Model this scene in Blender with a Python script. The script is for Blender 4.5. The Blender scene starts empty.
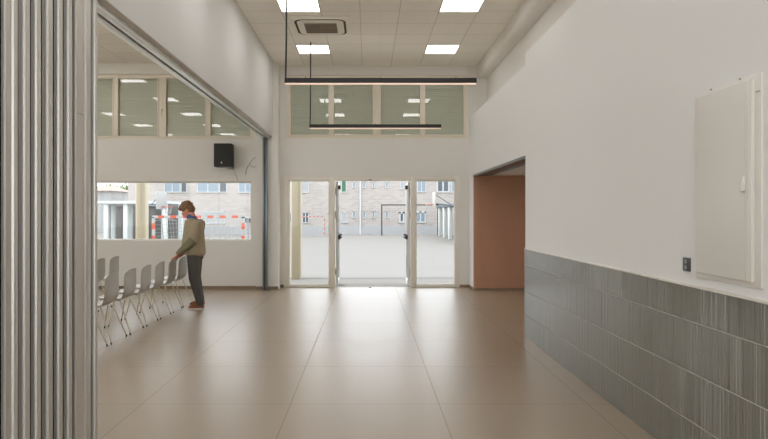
import bpy, bmesh, math, random
from mathutils import Vector, Matrix
random.seed(7)
C = bpy.context.scene.collection
scn = bpy.context.scene
PI = math.pi

# ------------------------------------------------------------------ camera
F_PX = 605.0
CAM_H = 1.545
cam_d = bpy.data.cameras.new('camera')
cam_d.sensor_width = 36.0
cam_d.lens = F_PX / 768.0 * 36.0
cam_d.shift_x = (384.0 - 368.0) / 768.0
cam_d.shift_y = (213.6 - 219.5) / 768.0
cam_d.clip_end = 400
cam = bpy.data.objects.new('camera', cam_d)
cam.location = (0, 0, CAM_H)
cam.rotation_euler = (PI / 2, 0, 0)
C.objects.link(cam)
scn.camera = cam

# ------------------------------------------------------------------ world, sun, exposure
SKY_STRENGTH = 3.15
SUN_STRENGTH = 4.0
PANEL_STRENGTH = 6.3
LAMP_STRENGTH = 0.36
CEILING_FILL_STRENGTH = 10.0
scn.view_settings.view_transform = 'Standard'
scn.view_settings.look = 'None'
scn.view_settings.exposure = 0.35
scn.view_settings.gamma = 1.0
scn.view_settings.use_curve_mapping = False
scn.cycles.use_denoising = True
scn.cycles.max_bounces = 12
scn.cycles.diffuse_bounces = 8
scn.cycles.transparent_max_bounces = 16
scn.cycles.caustics_reflective = False
scn.cycles.sample_clamp_indirect = 6.0

w = bpy.data.worlds.new('sky')
scn.world = w
w.use_nodes = True
nt = w.node_tree
for n in list(nt.nodes):
    nt.nodes.remove(n)
tc = nt.nodes.new('ShaderNodeTexCoord')
sp = nt.nodes.new('ShaderNodeSeparateXYZ')
rp = nt.nodes.new('ShaderNodeValToRGB')
bg = nt.nodes.new('ShaderNodeBackground')
wo = nt.nodes.new('ShaderNodeOutputWorld')
rp.color_ramp.elements[0].color = (0.84, 0.85, 0.85, 1)
rp.color_ramp.elements[0].position = 0.0
rp.color_ramp.elements[1].color = (0.68, 0.76, 0.84, 1)
rp.color_ramp.elements[1].position = 0.7
nt.links.new(tc.outputs['Generated'], sp.inputs[0])
nt.links.new(sp.outputs['Z'], rp.inputs['Fac'])
nt.links.new(rp.outputs['Color'], bg.inputs['Color'])
bg.inputs['Strength'].default_value = SKY_STRENGTH
nt.links.new(bg.outputs[0], wo.inputs[0])

sun_d = bpy.data.lights.new('sun', 'SUN')
sun_d.energy = SUN_STRENGTH
sun_d.angle = math.radians(0.6)
sun_d.color = (1.0, 0.96, 0.90)
sun = bpy.data.objects.new('sun', sun_d)
sun.rotation_euler = Vector((0.9, 0.04, -1.0)).to_track_quat('-Z', 'Y').to_euler()
sun.location = (-20, 5, 30)
C.objects.link(sun)

# ------------------------------------------------------------------ helpers
def lin(r, g, b):
    def f(c):
        c /= 255.0
        return c / 12.92 if c <= 0.04045 else ((c + 0.055) / 1.055) ** 2.4
    return (f(r), f(g), f(b), 1.0)

def mat(name, col, rough=0.6, metal=0.0, spec=0.5, noise=0.0, nscale=8.0, emit=0.0, bump=0.0):
    m = bpy.data.materials.new(name)
    m.use_nodes = True
    t = m.node_tree
    p = t.nodes['Principled BSDF']
    p.inputs['Base Color'].default_value = col
    p.inputs['Roughness'].default_value = rough
    p.inputs['Metallic'].default_value = metal
    p.inputs['Specular IOR Level'].default_value = spec
    if emit > 0:
        p.inputs['Emission Color'].default_value = col
        p.inputs['Emission Strength'].default_value = emit
    if noise > 0 or bump > 0:
        g = t.nodes.new('ShaderNodeNewGeometry')
        nz = t.nodes.new('ShaderNodeTexNoise')
        nz.inputs['Scale'].default_value = nscale
        nz.inputs['Detail'].default_value = 5
        t.links.new(g.outputs['Position'], nz.inputs['Vector'])
        if noise > 0:
            mx = t.nodes.new('ShaderNodeMix')
            mx.data_type = 'RGBA'
            mx.inputs['A'].default_value = tuple(c * (1 - noise) for c in col[:3]) + (1,)
            mx.inputs['B'].default_value = tuple(min(1, c * (1 + noise)) for c in col[:3]) + (1,)
            t.links.new(nz.outputs['Fac'], mx.inputs['Factor'])
            t.links.new(mx.outputs['Result'], p.inputs['Base Color'])
        if bump > 0:
            bp = t.nodes.new('ShaderNodeBump')
            bp.inputs['Strength'].default_value = bump
            bp.inputs['Distance'].default_value = 0.01
            t.links.new(nz.outputs['Fac'], bp.inputs['Height'])
            t.links.new(bp.outputs['Normal'], p.inputs['Normal'])
    return m

def glass_mat(name, ior=1.45, tint=(0.985, 0.99, 0.985, 1)):
    m = bpy.data.materials.new(name)
    m.use_nodes = True
    t = m.node_tree
    for n in list(t.nodes):
        t.nodes.remove(n)
    o = t.nodes.new('ShaderNodeOutputMaterial')
    mx = t.nodes.new('ShaderNodeMixShader')
    fr = t.nodes.new('ShaderNodeFresnel')
    ge = t.nodes.new('ShaderNodeNewGeometry')
    e1 = t.nodes.new('ShaderNodeMath'); e1.operation = 'MULTIPLY_ADD'
    e1.inputs[1].default_value = -2.0; e1.inputs[2].default_value = 1.0
    e2 = t.nodes.new('ShaderNodeMath'); e2.operation = 'POWER'
    e2.inputs[0].default_value = ior
    t.links.new(ge.outputs['Backfacing'], e1.inputs[0])
    t.links.new(e1.outputs[0], e2.inputs[1])
    t.links.new(e2.outputs[0], fr.inputs['IOR'])      # same reflectance from both sides of the pane
    tr = t.nodes.new('ShaderNodeBsdfTransparent')
    tr.inputs['Color'].default_value = tint
    gl = t.nodes.new('ShaderNodeBsdfGlossy')
    gl.inputs['Roughness'].default_value = 0.0
    t.links.new(fr.outputs[0], mx.inputs[0])
    t.links.new(tr.outputs[0], mx.inputs[1])
    t.links.new(gl.outputs[0], mx.inputs[2])
    t.links.new(mx.outputs[0], o.inputs[0])
    return m

def grid_mat(name, col, line, ox, oy, pitch, lw, rough, spec=0.5, tone=0.03, noise=0.06, nscale=3.0, rnoise=0.0, lrough=None):
    """square tiles with joints, laid out in room coordinates"""
    m = mat(name, col, rough, spec=spec)
    t = m.node_tree
    p = t.nodes['Principled BSDF']
    p.inputs['IOR'].default_value = 3.3 if lrough else 1.5
    g = t.nodes.new('ShaderNodeNewGeometry')
    s = t.nodes.new('ShaderNodeSeparateXYZ')
    t.links.new(g.outputs['Position'], s.inputs[0])
    def M(op, a, b=None):
        n = t.nodes.new('ShaderNodeMath')
        n.operation = op
        for i, v in enumerate((a, b)):
            if v is None:
                continue
            if isinstance(v, (int, float)):
                n.inputs[i].default_value = v
            else:
                t.links.new(v, n.inputs[i])
        return n.outputs[0]
    fs, ids = [], []
    for ax, o in (('X', ox), ('Y', oy)):
        u = M('DIVIDE', M('SUBTRACT', s.outputs[ax], o), pitch)
        ids.append(M('FLOOR', u))
        fr = M('FRACT', u)
        d = M('MINIMUM', fr, M('SUBTRACT', 1.0, fr))
        fs.append(M('LESS_THAN', d, lw / pitch / 2))
    ln = M('MAXIMUM', fs[0], fs[1])
    cb = t.nodes.new('ShaderNodeCombineXYZ')
    t.links.new(ids[0], cb.inputs[0])
    t.links.new(ids[1], cb.inputs[1])
    wn = t.nodes.new('ShaderNodeTexWhiteNoise')
    t.links.new(cb.outputs[0], wn.inputs['Vector'])
    nz = t.nodes.new('ShaderNodeTexNoise')
    nz.inputs['Scale'].default_value = nscale
    nz.inputs['Detail'].default_value = 6
    t.links.new(g.outputs['Position'], nz.inputs['Vector'])
    val = M('ADD', M('MULTIPLY', M('SUBTRACT', wn.outputs['Value'], 0.5), 2 * tone),
            M('MULTIPLY', M('SUBTRACT', nz.outputs['Fac'], 0.5), 2 * noise))
    hs = t.nodes.new('ShaderNodeHueSaturation')
    hs.inputs['Color'].default_value = col
    t.links.new(M('ADD', 1.0, val), hs.inputs['Value'])
    mx = t.nodes.new('ShaderNodeMix')
    mx.data_type = 'RGBA'
    t.links.new(ln, mx.inputs['Factor'])
    t.links.new(hs.outputs[0], mx.inputs['A'])
    mx.inputs['B'].default_value = line
    t.links.new(mx.outputs['Result'], p.inputs['Base Color'])
    if rnoise > 0:
        rv = M('ADD', rough - rnoise / 2, M('MULTIPLY', nz.outputs['Fac'], rnoise))
        if lrough:
            rv = M('MAXIMUM', rv, M('MULTIPLY', ln, lrough))
        t.links.new(rv, p.inputs['Roughness'])
        if lrough:
            t.links.new(M('MULTIPLY', M('SUBTRACT', 1.0, ln), spec), p.inputs['Specular IOR Level'])
    return m

class B:
    """collects shapes given in world coordinates and links them as one mesh object"""
    def __init__(s):
        s.bm = bmesh.new()
    def box(s, x0, x1, y0, y1, z0, z1, bev=0.0, mi=0, seg=2):
        r = bmesh.ops.create_cube(s.bm, size=1.0)
        vs = r['verts']
        for v in vs:
            v.co = Vector(((x0 + x1) / 2 + v.co.x * (x1 - x0), (y0 + y1) / 2 + v.co.y * (y1 - y0), (z0 + z1) / 2 + v.co.z * (z1 - z0)))
        fs = list({f for v in vs for f in v.link_faces})
        for f in fs:
            f.material_index = mi
        if bev > 0:
            es = list({e for v in vs for e in v.link_edges})
            bmesh.ops.bevel(s.bm, geom=es, offset=bev, segments=seg, affect='EDGES', profile=0.5)
        return s
    def frustum(s, p0, p1, r0, r1, seg=12, cap=True, mi=0):
        p0, p1 = Vector(p0), Vector(p1)
        d = (p1 - p0)
        if d.length < 1e-6:
            return s
        q = d.to_track_quat('Z', 'Y').to_matrix()
        a, b = [], []
        for i in range(seg):
            t = 2 * PI * i / seg
            e = q @ Vector((math.cos(t), math.sin(t), 0))
            a.append(s.bm.verts.new(p0 + e * r0))
            b.append(s.bm.verts.new(p1 + e * r1))
        for i in range(seg):
            j = (i + 1) % seg
            s.bm.faces.new((a[i], a[j], b[j], b[i])).material_index = mi
        if cap:
            s.bm.faces.new(a[::-1]).material_index = mi
            s.bm.faces.new(b).material_index = mi
        return s
    def tube(s, pts, r, seg=8, mi=0):
        pts = [Vector(p) for p in pts]
        n = len(pts)
        rings = []
        up = None
        for i, p in enumerate(pts):
            d = (pts[min(i + 1, n - 1)] - pts[max(i - 1, 0)]).normalized()
            if up is None:
                up = d.orthogonal().normalized()
            up = (up - d * up.dot(d)).normalized()
            sd = d.cross(up)
            rr = r[i] if isinstance(r, (list, tuple)) else r
            rings.append([s.bm.verts.new(p + (up * math.cos(2 * PI * k / seg) + sd * math.sin(2 * PI * k / seg)) * rr) for k in range(seg)])
        for a, b in zip(rings, rings[1:]):
            for k in range(seg):
                j = (k + 1) % seg
                s.bm.faces.new((a[k], a[j], b[j], b[k])).material_index = mi
        s.bm.faces.new(rings[0][::-1]).material_index = mi
        s.bm.faces.new(rings[-1]).material_index = mi
        return s
    def ball(s, c, r, rot=None, seg=16, mi=0):
        rx, ry, rz = (r, r, r) if isinstance(r, (int, float)) else r
        res = bmesh.ops.create_uvsphere(s.bm, u_segments=seg, v_segments=max(8, seg // 2 + 2), radius=1.0)
        for v in res['verts']:
            co = Vector((v.co.x * rx, v.co.y * ry, v.co.z * rz))
            if rot is not None:
                co = rot @ co
            v.co = co + Vector(c)
        for f in {f for v in res['verts'] for f in v.link_faces}:
            f.material_index = mi
        return s
    def prism(s, poly, z0, z1, mi=0):
        a = [s.bm.verts.new((x, y, z0)) for x, y in poly]
        b = [s.bm.verts.new((x, y, z1)) for x, y in poly]
        n = len(poly)
        for i in range(n):
            j = (i + 1) % n
            s.bm.faces.new((a[i], a[j], b[j], b[i])).material_index = mi
        s.bm.faces.new(a[::-1]).material_index = mi
        s.bm.faces.new(b).material_index = mi
        return s
    def loft(s, rings, mi=0, cap=True):
        vr = [[s.bm.verts.new(p) for p in r] for r in rings]
        n = len(rings[0])
        for a, b in zip(vr, vr[1:]):
            for k in range(n):
                j = (k + 1) % n
                s.bm.faces.new((a[k], a[j], b[j], b[k])).material_index = mi
        if cap:
            s.bm.faces.new(vr[0][::-1]).material_index = mi
            s.bm.faces.new(vr[-1]).material_index = mi
        return s
    def quad(s, a, b, c, d, mi=0):
        s.bm.faces.new([s.bm.verts.new(p) for p in (a, b, c, d)]).material_index = mi
        return s
    def build(s, name, mats, parent=None, smooth=35, origin=None, fix=True):
        bm = s.bm
        if fix:
            bmesh.ops.recalc_face_normals(bm, faces=bm.faces)
        if parent is not None:
            o = Vector(parent.get('_o', (0, 0, 0)))
        elif origin is not None:
            o = Vector(origin)
        else:
            xs = [v.co.x for v in bm.verts]; ys = [v.co.y for v in bm.verts]; zs = [v.co.z for v in bm.verts]
            o = Vector(((min(xs) + max(xs)) / 2, (min(ys) + max(ys)) / 2, min(zs)))
        for v in bm.verts:
            v.co -= o
        me = bpy.data.meshes.new(name)
        bm.to_mesh(me)
        bm.free()
        for mm in (mats if isinstance(mats, (list, tuple)) else [mats]):
            me.materials.append(mm)
        if smooth:
            me.polygons.foreach_set('use_smooth', [True] * len(me.polygons))
            me.set_sharp_from_angle(angle=math.radians(smooth))
        ob = bpy.data.objects.new(name, me)
        C.objects.link(ob)
        if parent is not None:
            ob.parent = parent
            ob['_o'] = tuple(o)
        else:
            ob.location = o
            ob['_o'] = tuple(o)
        return ob

def tag(o, label=None, cat=None, group=None, kind=None):
    if label: o['label'] = label
    if cat: o['category'] = cat
    if group: o['group'] = group
    if kind: o['kind'] = kind
    return o

def empty(name, loc, label=None, cat=None, group=None, kind=None):
    o = bpy.data.objects.new(name, None)
    o.empty_display_size = 0.1
    C.objects.link(o)
    o.location = loc
    o['_o'] = tuple(loc)
    return tag(o, label, cat, group, kind)

def copy_tree(o, parent=None):
    c = o.copy()
    C.objects.link(c)
    c.parent = parent
    for ch in list(o.children):
        copy_tree(ch, c)
    return c

def struct(b, name, m, parent=None, **k):
    o = b.build(name, m, parent, **k)
    if parent is None:
        o['kind'] = 'structure'
    return o

def wall_sheet(axis, a0, a1, ur, zr, holes):
    """wall slab: axis 'Y' spans x (ur) and z, thickness a0..a1 in y;  'X' spans y and z"""
    b = B()
    us = sorted({ur[0], ur[1]} | {h[0] for h in holes} | {h[1] for h in holes})
    zs = sorted({zr[0], zr[1]} | {h[2] for h in holes} | {h[3] for h in holes})
    us = [u for u in us if ur[0] <= u <= ur[1]]
    zs = [z for z in zs if zr[0] <= z <= zr[1]]
    def solid(i, j):
        if i < 0 or j < 0 or i >= len(us) - 1 or j >= len(zs) - 1:
            return False
        u, z = (us[i] + us[i + 1]) / 2, (zs[j] + zs[j + 1]) / 2
        return not any(h[0] < u < h[1] and h[2] < z < h[3] for h in holes)
    def P(u, a, z):
        return (u, a, z) if axis == 'Y' else (a, u, z)
    for i in range(len(us) - 1):
        for j in range(len(zs) - 1):
            if not solid(i, j):
                continue
            u0, u1, z0, z1 = us[i], us[i + 1], zs[j], zs[j + 1]
            for a in (a0, a1):
                b.quad(P(u0, a, z0), P(u1, a, z0), P(u1, a, z1), P(u0, a, z1))
            if not solid(i - 1, j): b.quad(P(u0, a0, z0), P(u0, a1, z0), P(u0, a1, z1), P(u0, a0, z1))
            if not solid(i + 1, j): b.quad(P(u1, a0, z0), P(u1, a1, z0), P(u1, a1, z1), P(u1, a0, z1))
            if not solid(i, j - 1): b.quad(P(u0, a0, z0), P(u1, a0, z0), P(u1, a1, z0), P(u0, a1, z0))
            if not solid(i, j + 1): b.quad(P(u0, a0, z1), P(u1, a0, z1), P(u1, a1, z1), P(u0, a1, z1))
    bmesh.ops.remove_doubles(b.bm, verts=b.bm.verts, dist=1e-5)
    return b

# ------------------------------------------------------------------ materials
M_wall = mat('white_paint', (0.80, 0.80, 0.795, 1), 0.75, spec=0.25, noise=0.015, nscale=1.2)
M_wall_shaded = mat('white_paint_shaded', (0.73, 0.71, 0.67, 1), 0.75, spec=0.25, noise=0.015, nscale=1.2)  # darker copy of the wall paint, shade put into its colour
M_ceil = grid_mat('ceiling_tiles', (0.87, 0.835, 0.765, 1), (0.62, 0.58, 0.51, 1), -0.12, 0.22, 0.6, 0.012, 0.8, spec=0.2, tone=0.015, noise=0.01)
M_floor = grid_mat('porcelain_floor', lin(147, 127, 102), lin(168, 156, 140), -0.629, 4.909 - 1.205 * 6, 1.205, 0.008, 0.34, spec=0.5, tone=0.03, noise=0.08, nscale=2.2, rnoise=0.08, lrough=0.8)
M_base = mat('baseboard_tile', lin(128, 108, 86), 0.5, noise=0.08)
M_alu = mat('white_aluminium', lin(226, 221, 211), 0.45, noise=0.01)
M_cream_alu = mat('cream_aluminium', lin(224, 216, 200), 0.45, noise=0.01)
M_track = mat('track_aluminium', lin(242, 247, 245), 0.30, metal=0.6)
M_slot = mat('track_slot', lin(40, 44, 42), 0.6)
M_dark = mat('dark_rubber', lin(14, 14, 14), 0.9, spec=0.05)
M_black = mat('black_metal', lin(34, 33, 32), 0.45)
M_shut = mat('green_shutter', lin(188, 193, 175), 0.55, noise=0.03, nscale=4)
M_glass = glass_mat('window_glass')
M_glass2 = glass_mat('double_glazing', 1.9)
M_pan = mat('panel_vinyl', lin(206, 202, 197), 0.36, metal=0.5)
M_panf = mat('panel_face', lin(148, 149, 149), 0.4, metal=0.3)
M_steel = mat('grey_steel', lin(120, 128, 132), 0.28, metal=0.8)
M_cabinet = mat('cabinet_white', lin(222, 219, 213), 0.3)
M_socket = mat('socket_grey', lin(72, 72, 72), 0.4)
M_emit = mat('light_diffuser', (1.0, 0.99, 0.985, 1), 0.5, emit=PANEL_STRENGTH)
M_lamp = mat('lamp_diffuser', (1.0, 0.74, 0.62, 1), 0.5, emit=LAMP_STRENGTH)
M_ceiling_fill = mat('ceiling_fill', (1.0, 0.96, 0.90, 1), 0.5, emit=CEILING_FILL_STRENGTH)
M_frame = mat('light_frame', lin(220, 216, 208), 0.5)
M_ac = mat('appliance_white', lin(236, 231, 221), 0.45)
M_grille = mat('grille_brown', lin(138, 124, 106), 0.6)
M_shell = mat('chair_shell', lin(176, 171, 162), 0.38, noise=0.015)
M_chrome = mat('chair_steel', lin(196, 184, 164), 0.3, metal=0.35)
M_pink = mat('terracotta_panel', lin(196, 150, 122), 0.65, noise=0.06, nscale=3)
M_spk = mat('speaker_black', lin(44, 44, 42), 0.6, noise=0.1, nscale=60)
M_white = mat('plain_white', lin(225, 225, 222), 0.5)

def tile_mat():
    m = mat('ribbed_tile', lin(98, 97, 84), 0.18, spec=0.55)
    t = m.node_tree
    p = t.nodes['Principled BSDF']
    p.inputs['IOR'].default_value = 2.5
    g = t.nodes.new('ShaderNodeNewGeometry')
    vm = t.nodes.new('ShaderNodeVectorMath'); vm.operation = 'DIVIDE'
    vm.inputs[1].default_value = (5.0, 0.3, 0.2975)
    fl = t.nodes.new('ShaderNodeVectorMath'); fl.operation = 'FLOOR'
    wn = t.nodes.new('ShaderNodeTexWhiteNoise')
    mp = t.nodes.new('ShaderNodeMapRange')
    mp.inputs['To Min'].default_value = 0.95; mp.inputs['To Max'].default_value = 1.05
    hs = t.nodes.new('ShaderNodeHueSaturation')
    hs.inputs['Color'].default_value = lin(98, 97, 84)
    t.links.new(g.outputs['Position'], vm.inputs[0]); t.links.new(vm.outputs[0], fl.inputs[0])
    t.links.new(fl.outputs[0], wn.inputs['Vector']); t.links.new(wn.outputs['Value'], mp.inputs['Value'])
    t.links.new(mp.outputs[0], hs.inputs['Value']); t.links.new(hs.outputs[0], p.inputs['Base Color'])
    return m
M_tile = tile_mat()
M_grout = mat('tile_grout', lin(168, 166, 156), 0.8)

def brick_mat(name, c1, c2, mortar):
    m = mat(name, c1, 0.85, spec=0.2)
    t = m.node_tree
    p = t.nodes['Principled BSDF']
    g = t.nodes.new('ShaderNodeNewGeometry')
    s = t.nodes.new('ShaderNodeSeparateXYZ'); c = t.nodes.new('ShaderNodeCombineXYZ')
    a = t.nodes.new('ShaderNodeMath'); a.operation = 'ADD'
    t.links.new(g.outputs['Position'], s.inputs[0])
    t.links.new(s.outputs['X'], a.inputs[0]); t.links.new(s.outputs['Y'], a.inputs[1])
    t.links.new(a.outputs[0], c.inputs[0]); t.links.new(s.outputs['Z'], c.inputs[1])
    br = t.nodes.new('ShaderNodeTexBrick')
    br.inputs['Scale'].default_value = 1.0
    br.inputs['Brick Width'].default_value = 0.62
    br.inputs['Row Height'].default_value = 0.2
    br.inputs['Mortar Size'].default_value = 0.025
    br.inputs['Color1'].default_value = c1
    br.inputs['Color2'].default_value = c2
    br.inputs['Mortar'].default_value = mortar
    t.links.new(c.outputs[0], br.inputs['Vector'])
    t.links.new(br.outputs['Color'], p.inputs['Base Color'])
    return m
M_brick = brick_mat('school_brick', lin(160, 150, 144), lin(172, 164, 158), lin(174, 170, 166))
M_plinth = mat('plinth_render', lin(160, 160, 160), 0.85, noise=0.03, nscale=0.7)
M_ground = mat('playground_concrete', lin(116, 113, 109), 0.9, spec=0.1, noise=0.02, nscale=0.3)
M_cream = mat('cream_column', lin(190, 178, 154), 0.8, noise=0.03, nscale=5)
M_extwin = mat('far_window_pane', lin(122, 136, 146), 0.15)
M_extfrm = mat('far_window_frame', lin(176, 178, 178), 0.5)
M_extdark = mat('far_window_dark', lin(72, 80, 86), 0.3)
M_red = mat('goal_red', lin(190, 84, 58), 0.5)
M_gwhite = mat('goal_white', lin(160, 160, 158), 0.5)
M_net = mat('net_cord', lin(160,160,160), 0.8)
M_blue = mat('hoop_steel', lin(92, 104, 112), 0.5, metal=0.3)
M_leaf = mat('tree_leaf', lin(86, 108, 52), 0.7, noise=0.3, nscale=1.5)
M_bark = mat('tree_bark', lin(110, 92, 72), 0.9)
M_walk = mat('walkway_white', lin(196, 201, 199), 0.7)
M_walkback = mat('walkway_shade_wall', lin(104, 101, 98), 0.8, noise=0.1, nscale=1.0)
M_green = mat('green_shade_cloth', lin(70, 106, 82), 0.8)

# ------------------------------------------------------------------ room shell
CEIL = 4.63
YB = 12.65        # entrance wall
YL = 12.43        # far wall of the side hall
XR, XL = 1.98, -1.94
BACK = -2.5
XLL = -9.0
b = B(); b.box(XLL, 6.0, BACK, YB, -0.1, 0.0); struct(b, 'floor', M_floor)
b = B(); b.box(XLL - 0.2, 2.6, BACK, YB + 0.2, CEIL, CEIL + 0.1); struct(b, 'ceiling', M_ceil)

CW = dict(x0=-1.70, x1=2.07, z0=3.12, z1=4.42)
b = wall_sheet('Y', YB, YB + 0.2, (-2.0, 2.5), (0, CEIL), [(-1.76, 1.915, 0, 2.32), (CW['x0'], CW['x1'], CW['z0'], CW['z1'])])
struct(b, 'wall_far', M_wall_shaded)
LW = dict(x0=-6.14, x1=-2.36, z0=3.07, z1=4.40)
b = wall_sheet('Y', YL, YL + 0.3, (XLL, -2.1), (0, CEIL), [(-7.6, -2.395, 0.995, 2.205), (LW['x0'], LW['x1'], LW['z0'], LW['z1'])])
struct(b, 'wall_far_side_hall', M_wall_shaded)
b = B(); b.box(-2.29, -1.83, 12.35, YB + 0.2, 0, CEIL); struct(b, 'wall_pier', M_wall_shaded)
b = wall_sheet('X', XLL - 0.2, XLL, (BACK, YL + 0.3), (0, CEIL), [(-1.0, 8.0, 1.0, 3.6)])
struct(b, 'wall_left_side_hall', M_wall)
e = empty('added_window_8', (XLL - 0.1, 2.5, 1.0), kind='structure')  # added window, out of view, lets fill daylight into the side hall
f = B()
for k in range(6):
    yy = -0.97 + 8.94 * k / 5
    f.box(XLL - 0.14, XLL - 0.06, yy - 0.03, yy + 0.03, 1.0, 3.6)
f.box(XLL - 0.14, XLL - 0.06, -1.0, 8.0, 1.0, 1.06); f.box(XLL - 0.14, XLL - 0.06, -1.0, 8.0, 3.54, 3.6)
f.build('window_frame', M_alu, e)
g = B(); g.quad((XLL - 0.1, -1.0, 1.0), (XLL - 0.1, 8.0, 1.0), (XLL - 0.1, 8.0, 3.6), (XLL - 0.1, -1.0, 3.6)); g.build('pane', M_glass, e)
b = wall_sheet('Y', BACK - 0.2, BACK, (XLL - 0.2, 2.6), (0, CEIL), [(-1.6, 1.7, 0.05, 4.2), (-8.2, -2.8, 0.9, 4.2)])
struct(b, 'wall_near', M_wall)
for nm, x0, x1, z0 in (('added_window_6', -1.6, 1.7, 0.05), ('added_window_7', -8.2, -2.8, 0.9)):  # added openings behind the camera, unseen, for fill daylight
    e = empty(nm, ((x0 + x1) / 2, BACK - 0.1, z0), kind='structure')
    f = B()
    n = 3 if x1 - x0 < 4 else 4
    for k in range(n + 1):
        xx = x0 + 0.03 + (x1 - x0 - 0.06) * k / n
        f.box(xx - 0.03, xx + 0.03, BACK - 0.14, BACK - 0.06, z0, 4.2)
    f.box(x0, x1, BACK - 0.14, BACK - 0.06, z0, z0 + 0.06); f.box(x0, x1, BACK - 0.14, BACK - 0.06, 4.14, 4.2)
    f.build('window_frame', M_alu, e)
    g = B(); g.quad((x0, BACK - 0.1, z0), (x1, BACK - 0.1, z0), (x1, BACK - 0.1, 4.2), (x0, BACK - 0.1, 4.2)); g.build('pane', M_glass, e)
b = B(); b.box(-40, 14, -30, BACK - 0.2, -0.12, -0.02); b.box(-40, XLL - 0.2, BACK - 0.2, 12.95, -0.12, -0.02); struct(b, 'ground_behind', mat('pale_bounce_ground', lin(222, 218, 210), 0.9, noise=0.03))  # unseen ground, made pale to bounce daylight indoors
# header over the folding partition
b = B(); b.box(-2.22, XL, BACK, 12.35, 3.125, CEIL, bev=0.012); struct(b, 'wall_left_header', M_wall)
b = B(); b.box(-2.22, XL, BACK, 1.6, 0, 3.125); struct(b, 'wall_left_near', M_wall)
# right side
b = B(); b.box(XR, 2.5, BACK, 7.61, 0, 3.565); struct(b, 'wall_right', M_wall)
b = B(); b.box(2.12, 2.5, 7.61, YB, 2.33, 3.55)
b.box(2.12, 2.5, 12.2, YB, 0, 2.33); struct(b, 'wall_right_header', M_wall)
b = B(); b.box(2.48, 2.6, BACK, YB, 3.5, CEIL); struct(b, 'wall_right_upper', M_wall_shaded)
# rounded boxing under the ceiling on the right
pr = []
for k in range(9):
    t = k / 8 * PI / 2
    pr.append((2.27 + 0.10 - 0.10 * math.cos(t), 4.37 + 0.10 - 0.10 * math.sin(t)))
prof = [(2.27, CEIL)] + pr + [(2.48, 4.37), (2.48, CEIL)]
b = B()
b.loft([[(x, y, z) for x, z in prof] for y in (BACK, YB)])
struct(b, 'trim_1', M_wall_shaded)
# side passage behind the opening
b = B(); b.box(2.5, 6.0, 7.45, 7.61, 0, 2.33); struct(b, 'wall_passage_near', M_wall)
b = B(); b.box(5.9, 6.0, 7.61, 12.2, 0, 2.33); struct(b, 'wall_passage_end', M_wall)
b = B(); b.box(2.42, 6.0, 7.61, 12.3, 2.312, 2.42); struct(b, 'ceiling_passage', M_wall)
b = B(); b.box(2.125, 2.42, 7.615, 12.185, 2.305, 2.34, bev=0.004)
b.box(2.125, 2.14, 7.615, 12.185, 2.29, 2.31); b.box(2.405, 2.42, 7.615, 12.185, 2.29, 2.31)
struct(b, 'trim_2', M_steel)
b = B()
x = 2.125
while x < 5.9:
    b.prism([(x, 12.2), (x + 0.001, 12.175), (x + 0.027, 12.175), (x + 0.028, 12.2)], 0.05, 2.305)
    x += 0.04
b.box(2.125, 5.9, 12.198, 12.3, 0, 2.312)
struct(b, 'wall_passage_far', M_pink, smooth=0)
# baseboards
b = B(); b.box(-1.83, -1.76, YB - 0.012, YB, 0, 0.06); b.box(1.915, 2.12, YB - 0.012, YB, 0, 0.06); struct(b, 'baseboard_far', M_base)
b = B(); b.box(XLL, -2.29, YL - 0.012, YL, 0, 0.06); b.box(-2.045, -1.83, 12.338, 12.35, 0, 0.06)
b.box(-2.29, -2.135, 12.338, 12.35, 0, 0.06); struct(b, 'baseboard_side_hall', M_base)
b = B(); b.box(2.13, 5.9, 12.160, 12.18, 0, 0.05); struct(b, 'baseboard_passage', M_base)
b = B(); b.box(2.108, 2.12, 12.2, YB, 0, 0.06); struct(b, 'baseboard_right', M_base)

# ribbed tile wainscot on the right wall
def wainscot():
    b = B()
    rows = [(0.004, 0.276), (0.282, 0.574), (0.580, 0.885), (0.891, 1.098)]
    rnd = random.Random(3)
    for z0, z1 in rows:
        y = -0.6
        while y < 7.60:
            yend = min(y + 0.3, 7.606)
            pts = []
            yy = y + 0.001
            while yy < yend - 0.003:
                wd = rnd.choice([0.010, 0.013, 0.017, 0.017, 0.022, 0.030])
                wd = min(wd, yend - 0.001 - yy)
                dp = 0.007
                for fr, h in ((0, 0), (0.11, 0.92), (0.2, 1.0), (0.8, 1.0), (0.89, 0.92), (1.0, 0)):
                    pts.append((1.974 - dp * h, yy + wd * fr))
                yy += wd
            va = [b.bm.verts.new((px, py, z0)) for px, py in pts]
            vb = [b.bm.verts.new((px, py, z1)) for px, py in pts]
            for i in range(len(pts) - 1):
                b.bm.faces.new((va[i + 1], va[i], vb[i], vb[i + 1]))
            y = yend
            if yend >= 7.6:
                break
    o = b.build('trim_3', M_tile, smooth=0, fix=False)
    o['kind'] = 'structure'
    g = B(); g.box(1.9700, 1.985, -0.6, 7.609, 0, 1.098)
    g.build('grout', M_grout, o)
    for zj in (0.279, 0.577, 0.888):
        g = B(); g.box(1.9666, 1.975, -0.6, 7.606, zj - 0.0035, zj + 0.0035)
        g.build('grout_joint', M_grout, o)
    t = B(); t.box(1.962, 1.985, -0.6, 7.609, 1.098, 1.112, bev=0.002)
    t.build('edge_trim', M_frame, o)
wainscot()

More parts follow.
